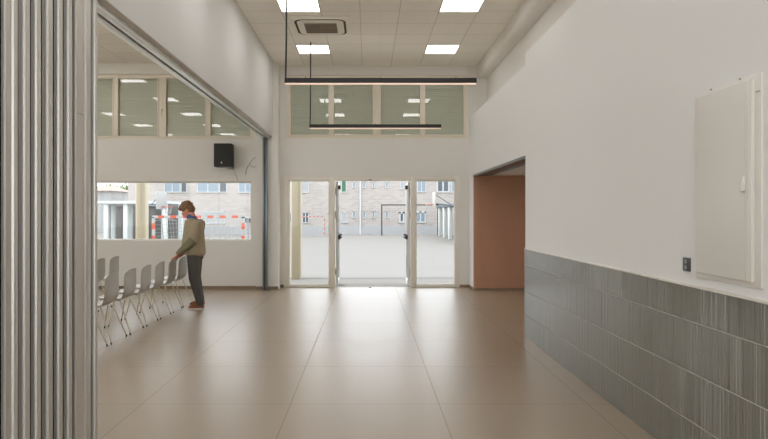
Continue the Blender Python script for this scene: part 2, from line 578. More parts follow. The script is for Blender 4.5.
# partition track and closing jamb
b = B()
b.box(-2.176, -2.108, 0.5, 12.30, 3.085, 3.126, bev=0.004)
b.box(-2.072, -2.010, 0.5, 12.30, 3.085, 3.126, bev=0.004)
b.box(-2.11, -2.07, 0.5, 12.30, 3.112, 3.126, mi=1)
struct(b, 'trim_4', [M_track, M_slot])
b = B(); b.box(-2.135, -2.047, 12.25, 12.35, 0, 3.085, bev=0.004)
b.box(-2.105, -2.075, 12.244, 12.252, 0, 3.085, mi=1)
struct(b, 'trim_5', [M_steel, M_slot])

# ------------------------------------------------------------------ windows
def upper_window(name, yw, panes, z0, z1, win):
    e = empty(name, ((win['x0'] + win['x1']) / 2, yw + 0.03, win['z0']), kind='structure')
    fr = B()
    yf0, yf1 = yw - 0.012, yw + 0.10
    fr.box(win['x0'], win['x1'], yf0 + 0.01, yf1, win['z0'], z0 - 0.03, bev=0.004)
    fr.box(win['x0'], win['x1'], yf0 + 0.01, yf1, z1 + 0.03, win['z1'], bev=0.004)
    xs = [win['x0']] + [v for p in panes for v in p] + [win['x1']]
    for i in range(0, len(xs), 2):
        a = xs[i] + (0.0 if i == 0 else 0.03)
        c = xs[i + 1] - (0.0 if i == len(xs) - 2 else 0.03)
        fr.box(a, c, yf0 + 0.01, yf1, z0 - 0.03, z1 + 0.03, bev=0.004)
    for i, (a, c) in enumerate(panes):
        fr.box(a - 0.03, a, yf0, yf1, z0 - 0.03, z1 + 0.03, bev=0.004)
        fr.box(c, c + 0.03, yf0, yf1, z0 - 0.03, z1 + 0.03, bev=0.004)
        fr.box(a, c, yf0, yf1, z0 - 0.03, z0, bev=0.004)
        fr.box(a, c, yf0, yf1, z1, z1 + 0.03, bev=0.004)
    f = fr.build('window_frame', M_cream_alu, e)
    h = B()
    for i in (0, 2):
        xx = (panes[i][1] + panes[i + 1][0]) / 2
        h.box(xx - 0.012, xx + 0.012, yf0 - 0.012, yf0 + 0.012, z0 - 0.02, z0 + 0.05, bev=0.004)
    xm = (panes[1][1] + panes[2][0]) / 2
    zm = z0 + (z1 - z0) * 0.42
    h.box(xm - 0.015, xm + 0.015, yf0 - 0.012, yf0 + 0.012, zm, zm + 0.07, bev=0.004)
    h.box(xm - 0.008, xm + 0.008, yf0 - 0.04, yf0 - 0.02, zm - 0.07, zm + 0.055, bev=0.004)
    h.build('window_handle', M_alu, f)
    for a, c in panes:
        g = B(); g.quad((a, yw + 0.045, z0), (c, yw + 0.045, z0), (c, yw + 0.045, z1), (a, yw + 0.045, z1))
        g.build('pane', M_glass2, e)
        s = B()
        nsl = int((z1 - z0) / 0.045)
        hh = (z1 - z0 + 0.04) / nsl
        ring0, ring1 = [], []
        for k in range(nsl):
            zb = z0 - 0.02 + k * hh
            for fr_, d in ((0.0, 0.007), (0.10, 0.0015), (0.5, 0.0), (0.90, 0.0015), (1.0, 0.007)):
                ring0.append((a - 0.01, yw + 0.06 + d, zb + hh * fr_))
                ring1.append((c + 0.01, yw + 0.06 + d, zb + hh * fr_))
        v0 = [s.bm.verts.new(p) for p in ring0]; v1 = [s.bm.verts.new(p) for p in ring1]
        for k in range(len(v0) - 1):
            s.bm.faces.new((v0[k], v1[k], v1[k + 1], v0[k + 1]))
        s.build('shutter', M_shut, e, smooth=25)
    return e
upper_window('window_1', YB, [(-1.62, -0.826), (-0.713, 0.10), (0.27, 1.089), (1.196, 1.999)], 3.197, 4.32, CW)
upper_window('window_2', YL, [(-6.06, -5.25), (-5.133, -4.324), (-4.148, -3.341), (-3.232, -2.425)], 3.14, 4.32, LW)
# shutter boxes above the windows
b = B(); b.box(-1.70, 2.07, YB - 0.05, YB + 0.02, 4.43, CEIL, bev=0.008); struct(b, 'trim_6', M_wall_shaded)
b = B(); b.box(-6.14, -2.36, YL - 0.05, YL + 0.02, 4.405, CEIL, bev=0.008); struct(b, 'trim_7', M_wall_shaded)
# the long low window of the side hall
e = empty('window_3', (-5.0, YL + 0.1, 0.995), kind='structure')
f = B()
f.box(-7.6, -2.395, YL + 0.08, YL + 0.16, 0.995, 1.02, bev=0.004); f.box(-7.6, -2.395, YL + 0.08, YL + 0.16, 2.18, 2.205, bev=0.004)
f.box(-7.6, -7.57, YL + 0.08, YL + 0.16, 1.02, 2.18); f.box(-2.425, -2.395, YL + 0.08, YL + 0.16, 1.02, 2.18)
f.build('window_frame', M_frame, e)
g = B(); g.quad((-7.58, YL + 0.12, 1.0), (-2.41, YL + 0.12, 1.0), (-2.41, YL + 0.12, 2.2), (-7.58, YL + 0.12, 2.2)); g.build('pane', M_glass, e)
b = B(); b.box(-2.335, -2.318, YL - 0.035, YL - 0.0, 1.33, 1.42, bev=0.004)
tag(b.build('wall_switch', M_alu), 'small pale switch on the side hall wall right of the long window', 'switch')

# entrance framing, side lights, open leaves
YD0, YD1 = YB - 0.001, YB + 0.09
b = B()
for x0, x1 in ((-1.76, -1.652), (-0.815, -0.69), (0.89, 1.008), (1.819, 1.915)):
    b.box(x0, x1, YD0, YD1, 0, 2.32, bev=0.002)
b.box(-1.76, 1.915, YD0 + 0.003, YD1, 2.233, 2.32, bev=0.006)
b.box(-1.652, -0.815, YD0 + 0.003, YD1, 0.0, 0.062, bev=0.006)
b.box(1.008, 1.819, YD0 + 0.003, YD1, 0.0, 0.062, bev=0.006)
b.box(-0.69, 0.89, YB + 0.0, YB + 0.09, -0.001, 0.004)
struct(b, 'trim_8', M_alu)
for nm, x0, x1 in (('window_4', -1.652, -0.815), ('window_5', 1.008, 1.819)):
    e = empty(nm, ((x0 + x1) / 2, YB + 0.05, 0.06), kind='structure')
    f = B()
    for (a, c, z0, z1) in ((x0, x0 + 0.012, 0.06, 2.235), (x1 - 0.012, x1, 0.06, 2.235), (x0, x1, 0.06, 0.075), (x0, x1, 2.22, 2.235)):
        f.box(a, c, YB + 0.03, YB + 0.07, z0, z1)
    f.build('window_frame', M_frame, e)
    g = B(); g.quad((x0, YB + 0.05, 0.06), (x1, YB + 0.05, 0.06), (x1, YB + 0.05, 2.235), (x0, YB + 0.05, 2.235)); g.build('pane', M_glass, e)
M_leafm = mat('door_aluminium', lin(196, 197, 197), 0.4)
def door_leaf(name, xc, sgn):
    e = empty(name, (xc, YB + 0.1, 0.012), kind='structure')
    x0, x1 = xc - 0.025, xc + 0.025
    y0, y1 = YB + 0.10, YB + 0.80
    f = B()
    f.box(x0, x1, y0, y0 + 0.09, 0.012, 2.215, bev=0.005); f.box(x0, x1, y1 - 0.09, y1, 0.012, 2.215, bev=0.005)
    f.box(x0, x1, y0 + 0.09, y1 - 0.09, 0.012, 0.13, bev=0.005); f.box(x0, x1, y0 + 0.09, y1 - 0.09, 2.12, 2.215, bev=0.005)
    fo = f.build('door_frame', M_leafm, e)
    g = B(); g.quad((xc, y0 + 0.08, 0.12), (xc, y1 - 0.08, 0.12), (xc, y1 - 0.08, 2.13), (xc, y0 + 0.08, 2.13)); g.build('pane', M_glass, e)
    h = B()
    xs = xc + sgn * 0.025
    for yy in (y0 + 0.04, y1 - 0.05):
        h.box(min(xs, xs + sgn * 0.05), max(xs, xs + sgn * 0.05), yy - 0.025, yy + 0.025, 1.0, 1.10, bev=0.006)
    h.tube([(xs + sgn * 0.052, y0 + 0.02, 1.05), (xs + sgn * 0.052, y1 - 0.03, 1.05)], 0.015, 10)
    h.build('panic_bar', M_black, e)
    for zz in (0.25, 1.45, 1.95):
        k = B(); k.tube([(xc - sgn * 0.028, y0 - 0.012, zz), (xc - sgn * 0.028, y0 - 0.012, zz + 0.14)], 0.014, 10); k.build('hinge', M_grille, e)
    cl = B(); cl.box(min(xs, xs + sgn * 0.05), max(xs, xs + sgn * 0.05), y0 + 0.02, y0 + 0.2, 2.06, 2.14, bev=0.005); cl.build('door_closer', M_black, e)
door_leaf('door_1', -0.655, 1)
door_leaf('door_2', 0.865, -1)
b = B(); b.frustum((0.045, YB - 0.02, 0.0), (0.045, YB - 0.02, 0.012), 0.03, 0.022); tag(b.build('door_stop', M_black), 'small dark door stop on the threshold between the open doors', 'door stop')
b = B(); b.box(0.01, 0.08, YB - 0.025, YB - 0.01, 2.235, 2.262, bev=0.003); tag(b.build('door_latch_plate', M_grille), 'small dark latch plate on the frame above the open doors', 'latch')

# ------------------------------------------------------------------ ceiling lights
def ceiling_light(x, y, label, group):
    e = empty('ceiling_light', (x, y, CEIL - 0.014), label, 'light', group)
    f = B()
    for (a, c, d, h) in ((-0.298, 0.298, -0.298, -0.284), (-0.298, 0.298, 0.284, 0.298), (-0.298, -0.284, -0.284, 0.284), (0.284, 0.298, -0.284, 0.284)):
        f.box(x + a, x + c, y + d, y + h, CEIL - 0.014, CEIL)
    f.build('light_frame', M_frame, e)
    d = B(); d.box(x - 0.284, x + 0.284, y - 0.284, y + 0.284, CEIL - 0.009, CEIL - 0.001)
    d.build('diffuser', M_emit, e)
    return e
dist = ['farthest from the camera near the entrance wall', 'second from the entrance wall', 'third from the entrance wall',
        'fourth from the entrance wall', 'fifth from the entrance wall', 'sixth from the entrance wall']
for i, y in enumerate((11.33, 8.92, 6.52, 4.12, 1.72, -0.68)):
    for x, sd in ((-1.02, 'left'), (1.38, 'right')):
        ceiling_light(x, y, 'square ceiling light, %s row, %s' % (sd, dist[i]), 'square ceiling lights of the hall')
for i, y in enumerate((11.05, 8.65, 6.25, 3.85, 1.45)):
    for x, sd in ((-5.45, 'nearer the partition'), (-7.85, 'nearer the outer wall')):
        ceiling_light(x, y, 'side hall ceiling light %s, %s' % (sd, dist[i].replace(' from the camera', '')), 'square ceiling lights of the side hall')
e = ceiling_light(0, 0, 'added unseen square fill light in the side passage ceiling', 'added passage fill lights')  # added lamp, out of view, brightens the terracotta wall
e.location = (4.3, 9.9, 2.312 - 0.014)
for ch in e.children:
    if ch.name.startswith('diffuser'):
        ch.data.materials[0] = mat('passage_fill_diffuser', (1.0, 0.97, 0.925, 1), 0.5, emit=PANEL_STRENGTH * 2)

# air conditioner cassette
e = empty('air_conditioner', (-0.765, 9.905, CEIL - 0.05), 'white square ceiling cassette air conditioner with brown slatted grille', 'air conditioner')
ax, ay, az = -0.765, 9.905, CEIL
b = B(); b.box(ax - 0.475, ax + 0.475, ay - 0.475, ay + 0.475, az - 0.028, az, bev=0.008)
b.box(ax - 0.43, ax + 0.43, ay - 0.43, ay + 0.43, az - 0.036, az - 0.02, bev=0.006); b.build('panel', M_ac, e)
def rrect(hx, hy, r, z, n=6):
    out = []
    for cx, cy, a0 in ((hx - r, hy - r, 0), (-hx + r, hy - r, 90), (-hx + r, -hy + r, 180), (hx - r, -hy + r, 270)):
        for k in range(n + 1):
            t = math.radians(a0 + 90 * k / n)
            out.append((ax + cx + r * math.cos(t), ay + cy + r * math.sin(t), z))
    return out
b = B()
a = [b.bm.verts.new(p) for p in rrect(0.41, 0.41, 0.14, az - 0.0375)]
c = [b.bm.verts.new(p) for p in rrect(0.372, 0.372, 0.115, az - 0.0375)]
for k in range(len(a)):
    j = (k + 1) % len(a)
    b.bm.faces.new((a[k], c[k], c[j], a[j]))
b.build('air_slot', mat('slot_brown', lin(70, 60, 50), 0.7), e)
b = B(); b.loft([rrect(0.372, 0.372, 0.115, az - 0.036), rrect(0.36, 0.36, 0.105, az - 0.05)]); b.build('grille_frame', M_ac, e)
b = B(); b.box(ax - 0.26, ax + 0.26, ay - 0.25, ay + 0.25, az - 0.053, az - 0.045, mi=1)
for k in range(7):
    yy = ay - 0.23 + k * 0.0767
    b.box(ax - 0.26, ax + 0.26, yy - 0.02, yy + 0.02, az - 0.06, az - 0.05)
b.box(ax - 0.006, ax + 0.006, ay - 0.25, ay + 0.25, az - 0.061, az - 0.05)
b.build('grille', [M_grille, bpy.data.materials['slot_brown']], e)

# linear pendant lamps
def pendant(y, x0, x1, z, label):
    e = empty('pendant_lamp', ((x0 + x1) / 2, y, z), label, 'lamp', 'black linear pendant lamps')
    b = B(); b.box(x0, x1, y - 0.03, y + 0.03, z + 0.012, z + 0.075, bev=0.003); b.build('housing', M_black, e)
    b = B(); b.box(x0 + 0.008, x1 - 0.008, y - 0.026, y + 0.026, z, z + 0.0125); b.build('diffuser', M_lamp, e)
    b = B(); b.box(x0 + 0.03, x1 - 0.03, y - 0.02, y + 0.02, z + 0.070, z + 0.0752); b.build('added_uplight', M_ceiling_fill, e)  # added glowing strip, hidden from below, brightens the ceiling
    b = B(); b.tube([(x0 + 0.012, y, z + 0.07), (x0 + 0.012, y, z + 0.12), (x0 + 0.02, y, z + 0.6), (x0 + 0.02, y, CEIL)], 0.011, 8); b.build('power_cable', M_black, e)
    for xx in (x0 + 0.25, (x0 + x1) / 2, x1 - 0.25):
        b = B(); b.tube([(xx, y, z + 0.07), (xx, y, CEIL)], 0.0007, 5); b.build('suspension_wire', M_frame, e)
        b = B(); b.frustum((xx, y, z + 0.075), (xx, y, z + 0.10), 0.008, 0.004, 8); b.build('wire_clip', M_grille, e)
pendant(7.40, -1.018, 1.325, 3.125, 'black linear pendant lamp hanging nearer the camera, the longer looking of two')
pendant(10.9, -1.054, 1.318, 3.075, 'black linear pendant lamp hanging farther back, lower in the picture')

# ------------------------------------------------------------------ folding partition stack
spans = [(2.60, 2.797), (2.832, 2.943), (2.966, 3.062), (3.078, 3.161), (3.182, 3.283), (3.304, 3.385), (3.409, 3.496), (3.521, 3.721), (3.748, 3.815)]
ordn = ['nearest the camera at the picture edge', 'second from the left picture edge with a broad flat face', 'third from the left picture edge', 'fourth from the left picture edge',
        'fifth from the left picture edge, mid stack', 'fourth from the hall end of the stack', 'third from the hall end of the stack',
        'wide flat grey one with a horizontal seam', 'last narrow one next to the chairs']
XE = -1.70
for i, (y0, y1) in enumerate(spans):
    e = empty('partition_panel', (-2.09, (y0 + y1) / 2, 0.01), 'tall grey folding partition panel, ' + ordn[i], 'partition panel', 'folded panels of the sliding partition')
    wd = y1 - y0
    z0, z1 = 0.012, 3.085
    b = B(); b.box(-2.5, XE - 0.045, y0 + 0.004, y1 - 0.004, z0, z1, bev=0.003); b.build('panel_body', M_panf, e)
    flat = i in (1, 7)
    b = B()
    if flat:
        pts = [(XE - 0.05, y0), (XE - 0.006, y0), (XE, y0 + 0.008), (XE, y0 + wd * 0.10), (XE - 0.010, y0 + wd * 0.12), (XE - 0.010, y0 + wd * 0.62),
               (XE, y0 + wd * 0.66), (XE + 0.004, y0 + wd * 0.80), (XE, y0 + wd * 0.94), (XE - 0.012, y1), (XE - 0.05, y1)]
    else:
        pts = [(XE - 0.05, y0 + wd * 0.36), (XE - 0.012, y0 + wd * 0.36), (XE - 0.003, y0 + wd * 0.42), (XE, y0 + wd * 0.52),
               (XE - 0.002, y0 + wd * 0.60), (XE - 0.006, y0 + wd * 0.63), (XE - 0.006, y0 + wd * 0.66), (XE - 0.003, y0 + wd * 0.69), (XE, y0 + wd * 0.80), (XE - 0.008, y0 + wd * 0.93), (XE - 0.026, y1), (XE - 0.05, y1)]
    b.prism(pts, z0, z1)
    if not flat:
        g = B()
        g.prism([(XE - 0.05, y0), (XE - 0.030, y0), (XE - 0.018, y0 + wd * 0.07), (XE - 0.014, y0 + wd * 0.20), (XE - 0.018, y0 + wd * 0.37), (XE - 0.05, y0 + wd * 0.37)], z0, z1)
        g.build('side_profile', M_panf, e, smooth=28)
    b.build('edge_profile', M_pan, e, smooth=28)
    if i == 7:
        b = B(); b.box(XE - 0.0125, XE - 0.0085, y0 + wd * 0.14, y0 + wd * 0.60, 2.134, 2.138); b.build('seam', M_panf, e)
    nxt = spans[i + 1][0] if i + 1 < len(spans) else None
    if nxt:
        b = B(); b.box(-2.45, XE - 0.018, y1 - 0.004, nxt + 0.006, z0, z1); b.build('rubber_seal', M_dark, e)

# ------------------------------------------------------------------ right wall fittings
e = empty('electrical_cabinet', (1.96, 3.335, 1.165), 'white wall mounted electrical cabinet with closed door', 'cabinet')
b = B(); b.box(1.968, 1.985, 3.03, 3.64, 1.165, 2.255, bev=0.004)
b.box(1.964, 1.970, 3.035, 3.068, 2.16, 2.163, mi=1)
for yy in (3.2, 3.47):
    b.box(1.964, 1.970, yy - 0.004, yy + 0.004, 2.252, 2.260, mi=1)
b.build('back_frame', [M_cabinet, M_grille], e)
d = B(); d.box(1.948, 1.9685, 3.075, 3.60, 1.195, 2.234, bev=0.004, seg=3)
for yy in (3.095, 3.11, 3.125):
    d.box(1.9455, 1.950, yy - 0.003, yy + 0.003, 1.20, 2.229, bev=0.0012)
dr = d.build('door', M_cabinet, e)
h = B(); h.ball((1.944, 3.135, 1.70), (0.012, 0.016, 0.045)); h.box(1.928, 1.945, 3.129, 3.141, 1.66, 1.705, bev=0.003)
h.build('latch', M_frame, dr)
e = empty('wall_socket', (1.978, 3.75, 1.186), 'dark grey wall socket beside the white cabinet above the ribbed tiles', 'socket')
b = B(); b.box(1.970, 1.98, 3.708, 3.79, 1.188, 1.272, bev=0.003); b.build('cover_plate', M_socket, e)
b = B()
for zz in (1.212, 1.248):
    b.frustum((1.971, 3.749, zz), (1.967, 3.749, zz), 0.013, 0.013, 14)
b.build('socket_insert', M_panf, e)

# ------------------------------------------------------------------ speaker and cables
e = empty('wall_speaker', (-2.915, 12.2, 1.545 + (213.6 - 166.5) / 50.1), 'black box loudspeaker mounted high on the side hall wall', 'speaker')
b = B(); b.box(-3.086, -2.741, 12.10, 12.37, 2.485, 2.952, bev=0.008); b.build('cabinet', M_spk, e)
b = B(); b.box(-3.078, -2.749, 12.085, 12.104, 2.493, 2.944, bev=0.006); gr = b.build('grille', mat('speaker_grille', lin(38, 38, 37), 0.7, bump=0.5, nscale=300), e)
b = B(); b.prism([(-2.940, 12.081), (-2.915, 12.081), (-2.915, 12.086), (-2.940, 12.086)], 2.545, 2.562)
b.prism([(-2.936, 12.081), (-2.919, 12.081), (-2.919, 12.086), (-2.936, 12.086)], 2.560, 2.585); b.build('emblem', M_white, gr)
b = B(); b.box(-2.86, -2.76, 12.25, 12.43, 2.455, 2.487, bev=0.004); b.build('bracket', M_panf, e)
def arc_pts(pts, n=8):
    out = []
    for i in range(len(pts) - 1):
        p0 = Vector(pts[max(i - 1, 0)]); p1 = Vector(pts[i]); p2 = Vector(pts[i + 1]); p3 = Vector(pts[min(i + 2, len(pts) - 1)])
        for k in range(n):
            t = k / n
            out.append(0.5 * ((2 * p1) + (-p0 + p2) * t + (2 * p0 - 5 * p1 + 4 * p2 - p3) * t * t + (-p0 + 3 * p1 - 3 * p2 + p3) * t ** 3))
    out.append(Vector(pts[-1]))
    return out
LP = lambda x, y, Y=YL - 0.008: ((x - 368) / F_PX * Y, Y, CAM_H - (y - 213.6) / F_PX * Y)
b = B(); b.tube(arc_pts([LP(256.2, 157.5), LP(253, 159), LP(249.5, 164), LP(246.5, 169), LP(245.6, 174.5)]), 0.006, 6)
tag(b.build('wall_cable', M_panf), 'thin grey cable curving down the wall beside the pier', 'cable')
b = B(); b.tube(arc_pts([LP(249.6, 163.8), LP(251, 166), LP(253, 167), LP(256.2, 166.6)]), 0.005, 6)
tag(b.build('wall_cable', M_panf), 'short grey cable branching off the curved cable beside the pier', 'cable')
b = B(); b.tube(arc_pts([LP(232.5, 168), LP(234.4, 172), LP(237, 178), LP(237.5, 181)]), 0.004, 6)
tag(b.build('speaker_cable', M_panf), 'thin cable running down the wall below the loudspeaker', 'cable')

# ------------------------------------------------------------------ chairs
def make_chair():
    root = empty('shell_chair', (0, 0, 0), cat='chair', group='grey shell chairs in rows in the side hall')
    prof = [(-0.245, 0.425, 0.36), (-0.235, 0.445, 0.40), (-0.18, 0.455, 0.43), (-0.08, 0.447, 0.44), (0.02, 0.438, 0.44), (0.11, 0.438, 0.435), (0.168, 0.456, 0.43),
            (0.196, 0.505, 0.425), (0.205, 0.57, 0.43), (0.206, 0.64, 0.43), (0.206, 0.71, 0.425), (0.210, 0.775, 0.41), (0.217, 0.813, 0.385), (0.222, 0.828, 0.345)]
    b = B()
    rows = []
    n = 12
    for k, (x, z, wd) in enumerate(prof):
        t = k / (len(prof) - 1)
        row = []
        for i in range(n + 1):
            s = -1 + 2 * i / n
            y = s * wd / 2
            lift = 0.022 * abs(s) ** 2.5
            if k <= 5:
                px, pz = x, z + lift * 0.7
            else:
                px, pz = x - lift * 1.3, z
            if k >= 11:
                pz -= 0.012 * abs(s) ** 3 * (k - 10)
            row.append(b.bm.verts.new((px, y, pz)))
        rows.append(row)
    for r0, r1 in zip(rows, rows[1:]):
        for i in range(n):
            b.bm.faces.new((r0[i], r0[i + 1], r1[i + 1], r1[i]))
    sh = b.build('shell', M_shell, root, smooth=180)
    sm = sh.modifiers.new('thickness', 'SOLIDIFY'); sm.thickness = 0.009; sm.offset = 0
    ss = sh.modifiers.new('smooth', 'SUBSURF'); ss.levels = 1; ss.render_levels = 1
    b = B()
    for sx in (-1, 1):
        b.tube([(-0.16 if sx < 0 else 0.11, -0.17, 0.428), (-0.16 if sx < 0 else 0.11, 0.17, 0.428)], 0.009, 8)
    for sy in (-1, 1):
        b.tube([(-0.16, sy * 0.12, 0.428), (0.11, sy * 0.12, 0.428)], 0.009, 8)
    b.build('under_frame', M_chrome, root)
    for sx in (-1, 1):
        for sy in (-1, 1):
            x0 = -0.16 if sx < 0 else 0.11
            x1 = -0.25 if sx < 0 else 0.27
            p0, p1 = Vector((x0, sy * 0.165, 0.430)), Vector((x1, sy * 0.235, 0.015))
            b = B(); b.tube([p0 + Vector((0, -sy * 0.02, 0)), p0, p1], 0.0085, 8)
            lg = b.build('leg', M_chrome, root)
            b = B(); b.frustum(p1 + (p0 - p1) * 0.03, (p1.x, p1.y, 0.0), 0.0092, 0.0100, 10); b.build('foot_cap', M_black, lg)
    return root
chair = make_chair()
spots = []
names_front = ['grey shell chair half hidden behind the partition panels, front row nearest the camera',
               'second grey shell chair of the front row, right beside the partition edge',
               'third grey shell chair of the front row counted from the partition',
               'grey shell chair in the middle of the front row, fourth from the partition',
               'grey shell chair just before the one the man touches',
               "grey shell chair under the man's hands",
               "last grey shell chair of the front row, in front of the man's legs"]
for k in range(7):
    spots.append((-3.30, 6.80 + 0.567 * k, names_front[k]))
spots += [(-4.50, 9.74, 'grey shell chair of the back row partly hidden by the partition panels'),
          (-4.50, 10.30, 'grey shell chair of the back row standing fully clear of the partition')]
rr = random.Random(5)
for i, (x, y, lb) in enumerate(spots):
    o = chair if i == 0 else copy_tree(chair)
    o.location = (x, y, 0)
    o.rotation_euler = (0, 0, rr.uniform(-0.035, 0.035))
    o['label'] = lb

# ------------------------------------------------------------------ the man
def remesh(ob, voxel, smooth_it=4):
    md = ob.modifiers.new('r', 'REMESH'); md.mode = 'VOXEL'; md.voxel_size = voxel
    s2 = ob.modifiers.new('s', 'SMOOTH'); s2.factor = 0.5; s2.iterations = smooth_it
    dg = bpy.context.evaluated_depsgraph_get()
    dg.update()
    me = bpy.data.meshes.new_from_object(ob.evaluated_get(dg))
    ob.modifiers.clear()
    old = ob.data
    mats = [m for m in old.materials]
    me.name = old.name
    ob.data = me
    if not me.materials:
        for m in mats:
            me.materials.append(m)
    me.polygons.foreach_set('use_smooth', [True] * len(me.polygons))
    return ob

def limb(b, pts, rs, seg=14):
    for i in range(len(pts) - 1):
        b.frustum(pts[i], pts[i + 1], rs[i], rs[i + 1], seg)
    for p, r in zip(pts, rs):
        b.ball(p, r, seg=14)

def ell(xc, yc, z, hx, hy, n=20):
    return [(xc + hx * math.cos(2 * PI * k / n), yc + hy * math.sin(2 * PI * k / n), z) for k in range(n)]

M_skin = mat('skin', lin(206, 140, 118), 0.5, noise=0.03, nscale=20)
M_hair = mat('brown_hair', lin(120, 88, 60), 0.6, noise=0.35, nscale=70)
M_jack = mat('taupe_jacket', lin(154, 141, 117), 0.9, noise=0.1, nscale=30)
M_sleeve = mat('olive_sleeve', lin(118, 112, 86), 0.9, noise=0.1, nscale=30)
M_trous = mat('charcoal_trousers', lin(76, 74, 70), 0.9, noise=0.15, nscale=25)
M_shirt = mat('blue_collar', lin(70, 92, 136), 0.8)
M_shoe = mat('brown_suede', lin(132, 80, 50), 0.8, noise=0.1, nscale=40)
M_sole = mat('white_sole', lin(205, 198, 186), 0.6)

man = empty('person', (-2.83, 9.96, 0.0), 'man in taupe jacket and dark trousers leaning over the grey chairs', 'person')
th = math.radians(31)
HC = Vector((-2.985, 9.98, 1.605))
fwd = Vector((-math.cos(th), 0, -math.sin(th)))
upv = Vector((-math.sin(th), 0, math.cos(th)))
lat = Vector((0, -1, 0))
R = Matrix((fwd, lat, upv)).transposed()
def H(f, l, u):
    return HC + R @ Vector((f, l, u))

YN, YF = 9.79, 10.17        # near and far shoulder
sh_n, el_n, wr_n = Vector((-2.78, YN, 1.37)), Vector((-2.835, 9.74, 1.10)), Vector((-3.055, 9.70, 0.892))
sh_f, el_f, wr_f = Vector((-2.82, YF, 1.37)), Vector((-2.88, 10.19, 1.10)), Vector((-3.015, 9.96, 0.900))
hip_n, kn_n, an_n = Vector((-2.845, 9.88, 0.90)), Vector((-2.825, 9.82, 0.50)), Vector((-2.71, 9.77, 0.09))
hip_f, kn_f, an_f = Vector((-2.86, 10.06, 0.90)), Vector((-2.875, 10.10, 0.50)), Vector((-2.80, 10.14, 0.09))

b = B()
b.ball(H(-0.01, 0, 0.02), (0.098, 0.076, 0.108), R, 20)
b.ball(H(0.035, 0, -0.055), (0.062, 0.056, 0.062), R, 16)
b.ball(H(0.062, 0, -0.088), (0.026, 0.03, 0.024), R, 12)
b.ball(H(0.098, 0, -0.022), (0.020, 0.013, 0.024), R, 12)
b.ball(H(0.085, 0, -0.062), (0.016, 0.024, 0.010), R, 12)
for s in (-1, 1):
    b.ball(H(-0.012, s * 0.078, -0.02), (0.02, 0.010, 0.032), R, 12)
limb(b, [H(-0.03, 0, -0.06), Vector((-2.885, 9.98, 1.46)), Vector((-2.86, 9.98, 1.38))], [0.056, 0.058, 0.08])
b.loft([ell(-2.85, 9.97, 0.80, 0.09, 0.14), ell(-2.85, 9.97, 0.92, 0.11, 0.165), ell(-2.86, 9.98, 1.06, 0.10, 0.145), ell(-2.86, 9.98, 1.22, 0.115, 0.165),
        ell(-2.86, 9.98, 1.35, 0.10, 0.17), ell(-2.865, 9.98, 1.43, 0.06, 0.10)])
for sh, el, wr in ((sh_n, el_n, wr_n), (sh_f, el_f, wr_f)):
    limb(b, [sh, (sh + el) / 2, el, (el + wr) / 2 , wr], [0.052, 0.046, 0.04, 0.038, 0.027])
for hp, kn, an in ((hip_n, kn_n, an_n), (hip_f, kn_f, an_f)):
    limb(b, [hp, (hp + kn) / 2, kn, kn * 0.65 + an * 0.35, an], [0.085, 0.072, 0.055, 0.053, 0.037])
    limb(b, [an + Vector((0.03, 0, -0.045)), an + Vector((-0.10, 0, -0.055)), an + Vector((-0.175, 0, -0.06))], [0.032, 0.033, 0.022])
def hand(b, wr, palm_c, fdir, side, curl):
    """palm then four fingers bending over the chair back, thumb from the side"""
    fdir = fdir.normalized(); side = side.normalized(); nrm = fdir.cross(side).normalized()
    limb(b, [wr, palm_c], [0.026, 0.024])
    Rm = Matrix((fdir, side, nrm)).transposed()
    b.ball(palm_c, (0.048, 0.042, 0.017), Rm, 14)
    for k, (off, ln) in enumerate(((-0.031, 0.070), (-0.011, 0.082), (0.010, 0.076), (0.030, 0.060))):
        p0 = palm_c + fdir * 0.034 + side * off
        d1 = (fdir + curl * 0.35).normalized(); d2 = (fdir * 0.45 + curl).normalized(); d3 = (fdir * 0.15 + curl).normalized()
        p1 = p0 + d1 * ln * 0.45; p2 = p1 + d2 * ln * 0.33; p3 = p2 + d3 * ln * 0.25
        limb(b, [p0, p1, p2, p3], [0.0105, 0.0098, 0.009, 0.008], 8)
    t0 = palm_c - side * 0.034 - fdir * 0.012
    t1 = t0 + (-side * 0.7 + fdir * 0.6 + curl * 0.4).normalized() * 0.036
    t2 = t1 + (fdir * 0.6 + curl * 0.9 - side * 0.1).normalized() * 0.03
    limb(b, [t0, t1, t2], [0.013, 0.011, 0.009], 8)
down = Vector((0.15, 0, -1))
hand(b, wr_n, Vector((-3.083, 9.685, 0.856)), Vector((-0.75, -0.1, -0.35)), Vector((0.05, -1, 0)), down)
hand(b, wr_f, Vector((-3.065, 9.835, 0.856)), Vector((-0.6, -0.35, -0.35)), Vector((-0.4, -1, 0)) * -1, down)
body = remesh(b.build('body', M_skin, man), 0.006, 3)
for s in (-1, 1):
    b = B(); b.ball(H(0.082, s * 0.031, 0.004), 0.0095, seg=10); b.build('eye', M_white, body)
    b = B(); b.ball(H(0.0895, s * 0.031, 0.003), 0.0045, seg=8); b.build('pupil', M_black, body)

